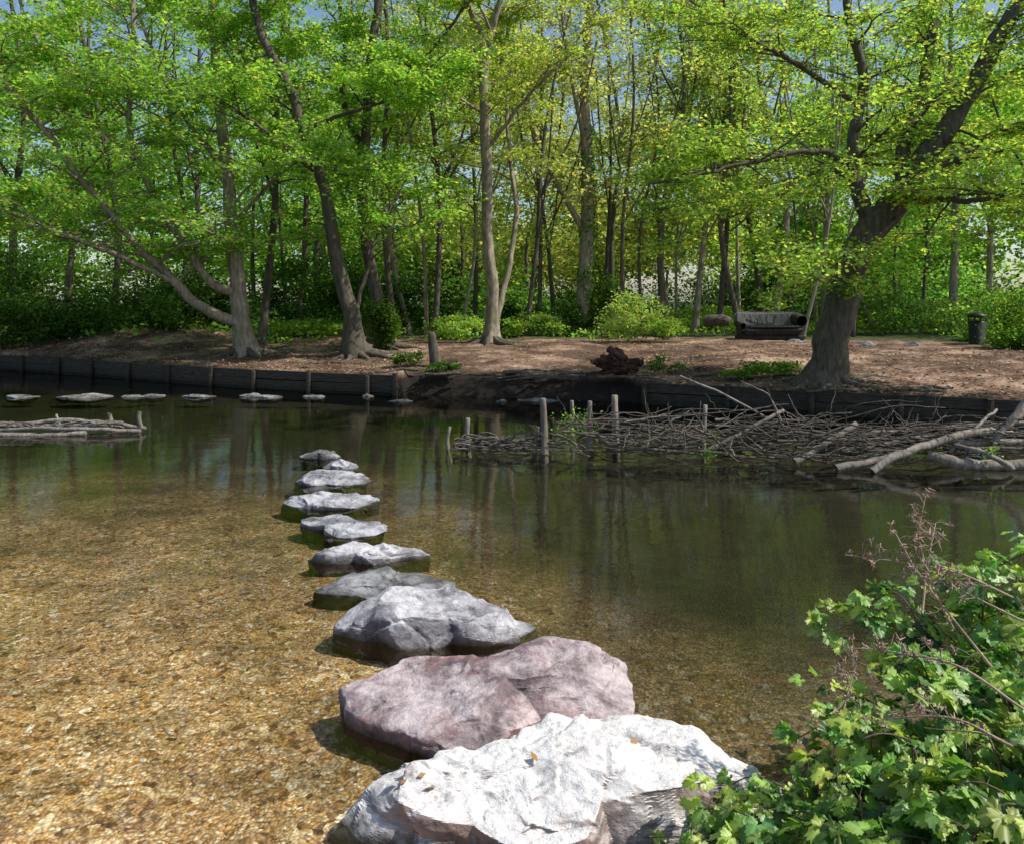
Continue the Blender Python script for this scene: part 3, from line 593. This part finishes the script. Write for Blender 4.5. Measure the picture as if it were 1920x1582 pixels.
# ---------------------------------------------------------------- bramble on near bank
e=empty('bramble_bush')
def leaf_tpl():
    k=34; th=np.linspace(-math.pi*.93,math.pi*.93,k); lob=np.abs(np.cos(th*1.5))**.8
    r=(.42+.36*lob)*(.55+.45*np.cos(th/2)**.7)*(1+.10*np.where(np.arange(k)%2==0,1,-1))
    O=np.stack([.32+r*np.cos(th)*.85,r*np.sin(th)*.9,np.zeros(k)],1); I=O*.5+np.array([.12,0,0]); C=np.array([[.22,0,0]])
    V=np.vstack([C,I,O]); V[:,2]=-.25*np.abs(V[:,1])*-1-.28*V[:,0]**2-.22*V[:,1]**2
    ang=np.arctan2(V[:,1],V[:,0]-.05); V[:,2]+=.045*np.cos(ang*9)*np.hypot(V[:,0]-.2,V[:,1])*2
    F=[]
    for i in range(k-1): F+=[(0,1+i,2+i),(1+i,1+k+i,2+k+i),(1+i,2+k+i,2+i)]
    sh=np.concatenate([[1.25],np.full(k,1.05)+.12*np.cos(th*3),np.full(k,.88)]); return V,np.array(F),sh
TV,TF,TS=leaf_tpl()
def leafset(mb,pos,d,n,size,col):
    m=len(pos); x=nrm(d); y=nrm(np.cross(n,x)); z=np.cross(x,y)
    B=np.stack([x,y,z],1)  # m,3,3
    cup=R.uniform(.4,2.0,m); TVm=np.repeat(TV[None],m,0).copy(); TVm[:,:,2]*=cup[:,None]; TVm[:,:,1]*=R.uniform(.8,1.1,m)[:,None]
    V=pos[:,None]+np.einsum('mvk,mkc->mvc',TVm,B)*size[:,None,None]
    F=(np.arange(m)*len(TV))[:,None,None]+TF[None]
    c=col[:,None,:]*TS[None,:,None]
    mb.add(V.reshape(-1,3),F.reshape(-1,3),c.reshape(-1,3))
BL=MB(); ST=MB()
def topz(x,y):   # envelope of the bush
    return np.interp(x,[.45,.62,.85,1.1,1.4,1.75,2.1,2.8,4],[.08,.17,.30,.43,.58,.78,.96,1.05,1.1])
nst=240
for k in range(nst):
    bx0=R.uniform(.75,3.4) if k<160 else R.uniform(.85,2.2); by0=yn(bx0)-R.uniform(-.15,1.1); 
    if bx0<1.7 and by0<2.0: by0=2.0+R.rand()*.5
    z0=.15; hx=R.uniform(-.5,.15); hy=R.uniform(-.1,.38)
    T=topz(bx0+hx*.7,0)*R.uniform(.55,1.04)
    P=spline([(bx0,by0,z0-.1),(bx0+hx*.3,by0+hy*.3,z0+(T-z0)*.7),(bx0+hx*.75,by0+hy*.7,T),(bx0+hx*1.15,by0+hy*1.1,T-R.uniform(.0,.16))],6)
    tube(ST,P,np.linspace(.0055,.0018,len(P)),5,cap=False)
    nl=14; f=R.uniform(.2,1,nl)*(len(P)-1); i=np.minimum(f.astype(int),len(P)-2); q=P[i]+(P[i+1]-P[i])*(f-i)[:,None]
    a=R.rand(nl)*6.28; off=np.stack([np.cos(a),np.sin(a),R.uniform(-.1,.5,nl)],1); pl=R.uniform(.03,.08,nl); b=q+off*pl[:,None]
    twig_tubes(ST,q,b-q,.0012)
    nn=np.array([0.3,-.25,1.])+R.randn(nl,3)*.45
    c0=leafcols(nl,(.13,.26,.045),.35); yng=R.rand(nl)<(.25+.4*(f/len(P))); c0[yng]=leafcols(int(yng.sum()),(.36,.52,.12),.2)
    sz=R.uniform(.030,.085,nl)
    for s_,rot in ((1,0),(.8,1.25),(.8,-1.25)):
        ca,sa=math.cos(rot),math.sin(rot); dd=np.stack([off[:,0]*ca-off[:,1]*sa,off[:,0]*sa+off[:,1]*ca,off[:,2]*.4-.25],1)
        keep=np.ones(nl,bool) if rot==0 else (R.rand(nl)<.7)
        leafset(BL,(b+nrm(dd)*.004)[keep],dd[keep],nn[keep]+R.randn(keep.sum(),3)*.15,(sz*s_)[keep],c0[keep])
BL.obj('leaves',BLEAF,True,e); ST.obj('stems',TWIG,True,e)
DS=MB()
for pts in [[(1900,1120,2.9),(1800,1075,2.95),(1700,1055,3.0),(1585,1040,3.1)],[(1790,1180,2.8),(1745,1090,2.9),(1725,1000,3),(1735,935,3.05)],[(1860,1250,2.7),(1780,1150,2.8),(1720,1070,2.9),(1680,1000,3)],
  [(1920,1330,2.4),(1800,1250,2.5),(1690,1225,2.6),(1620,1215,2.7)],[(1920,1165,2.7),(1830,1120,2.8),(1760,1085,2.9)],[(1900,1400,2.3),(1780,1345,2.4),(1640,1350,2.6)],[(1730,1150,2.8),(1740,1060,2.9),(1755,980,3)],[(1560,1420,2.7),(1590,1300,2.8),(1610,1230,2.85)]]:
    P=spline([at(*q) for q in pts],7); tube(DS,P,np.linspace(.0048,.002,len(P)),5,cap=False)
    for k in range(26):
        i=R.randint(len(P)//3,len(P)); d=nrm(R.randn(3)+[0,0,.6]); l=R.uniform(.02,.075)
        Q=P[i]+d*l; tube(DS,[P[i],P[i]+d*l*.6+R.randn(3)*.005,Q],[.0015,.0012,.001],4,cap=False)
        if R.rand()<.6:
            for _ in range(5): tube(DS,[Q+R.randn(3)*.005,Q+R.randn(3)*.012],[.0034,.001],4)
DS.obj('dry_stems',DRY,True,e)

# ---------------------------------------------------------------- light, sky, camera
el=math.radians(50); az=math.radians(100)      # azimuth from +Y towards +X
sd=Vector((math.sin(az)*math.cos(el),math.cos(az)*math.cos(el),math.sin(el)))
L=bpy.data.lights.new('sun','SUN'); L.energy=5; L.angle=math.radians(.5); L.color=(1,.95,.86)
lo=bpy.data.objects.new('sun',L); lo.rotation_euler=sd.to_track_quat('Z','Y').to_euler(); lo.location=(20,-5,30); link(lo)
w=bpy.data.worlds.new('World'); S.world=w; w.use_nodes=True; nt=w.node_tree
bg=nt.nodes['Background']; sk=nt.nodes.new('ShaderNodeTexSky'); sk.sky_type='NISHITA'; sk.sun_disc=False; sk.sun_elevation=el; sk.sun_rotation=az
nt.links.new(sk.outputs[0],bg.inputs[0]); bg.inputs[1].default_value=.14
cam=bpy.data.cameras.new('camera'); cam.sensor_width=36; cam.lens=28.1; cam.shift_y=-.1203; cam.clip_end=1500; cam.clip_start=.05
co=bpy.data.objects.new('camera',cam); co.location=(0,0,2); co.rotation_euler=(math.radians(90),0,0); link(co); S.camera=co
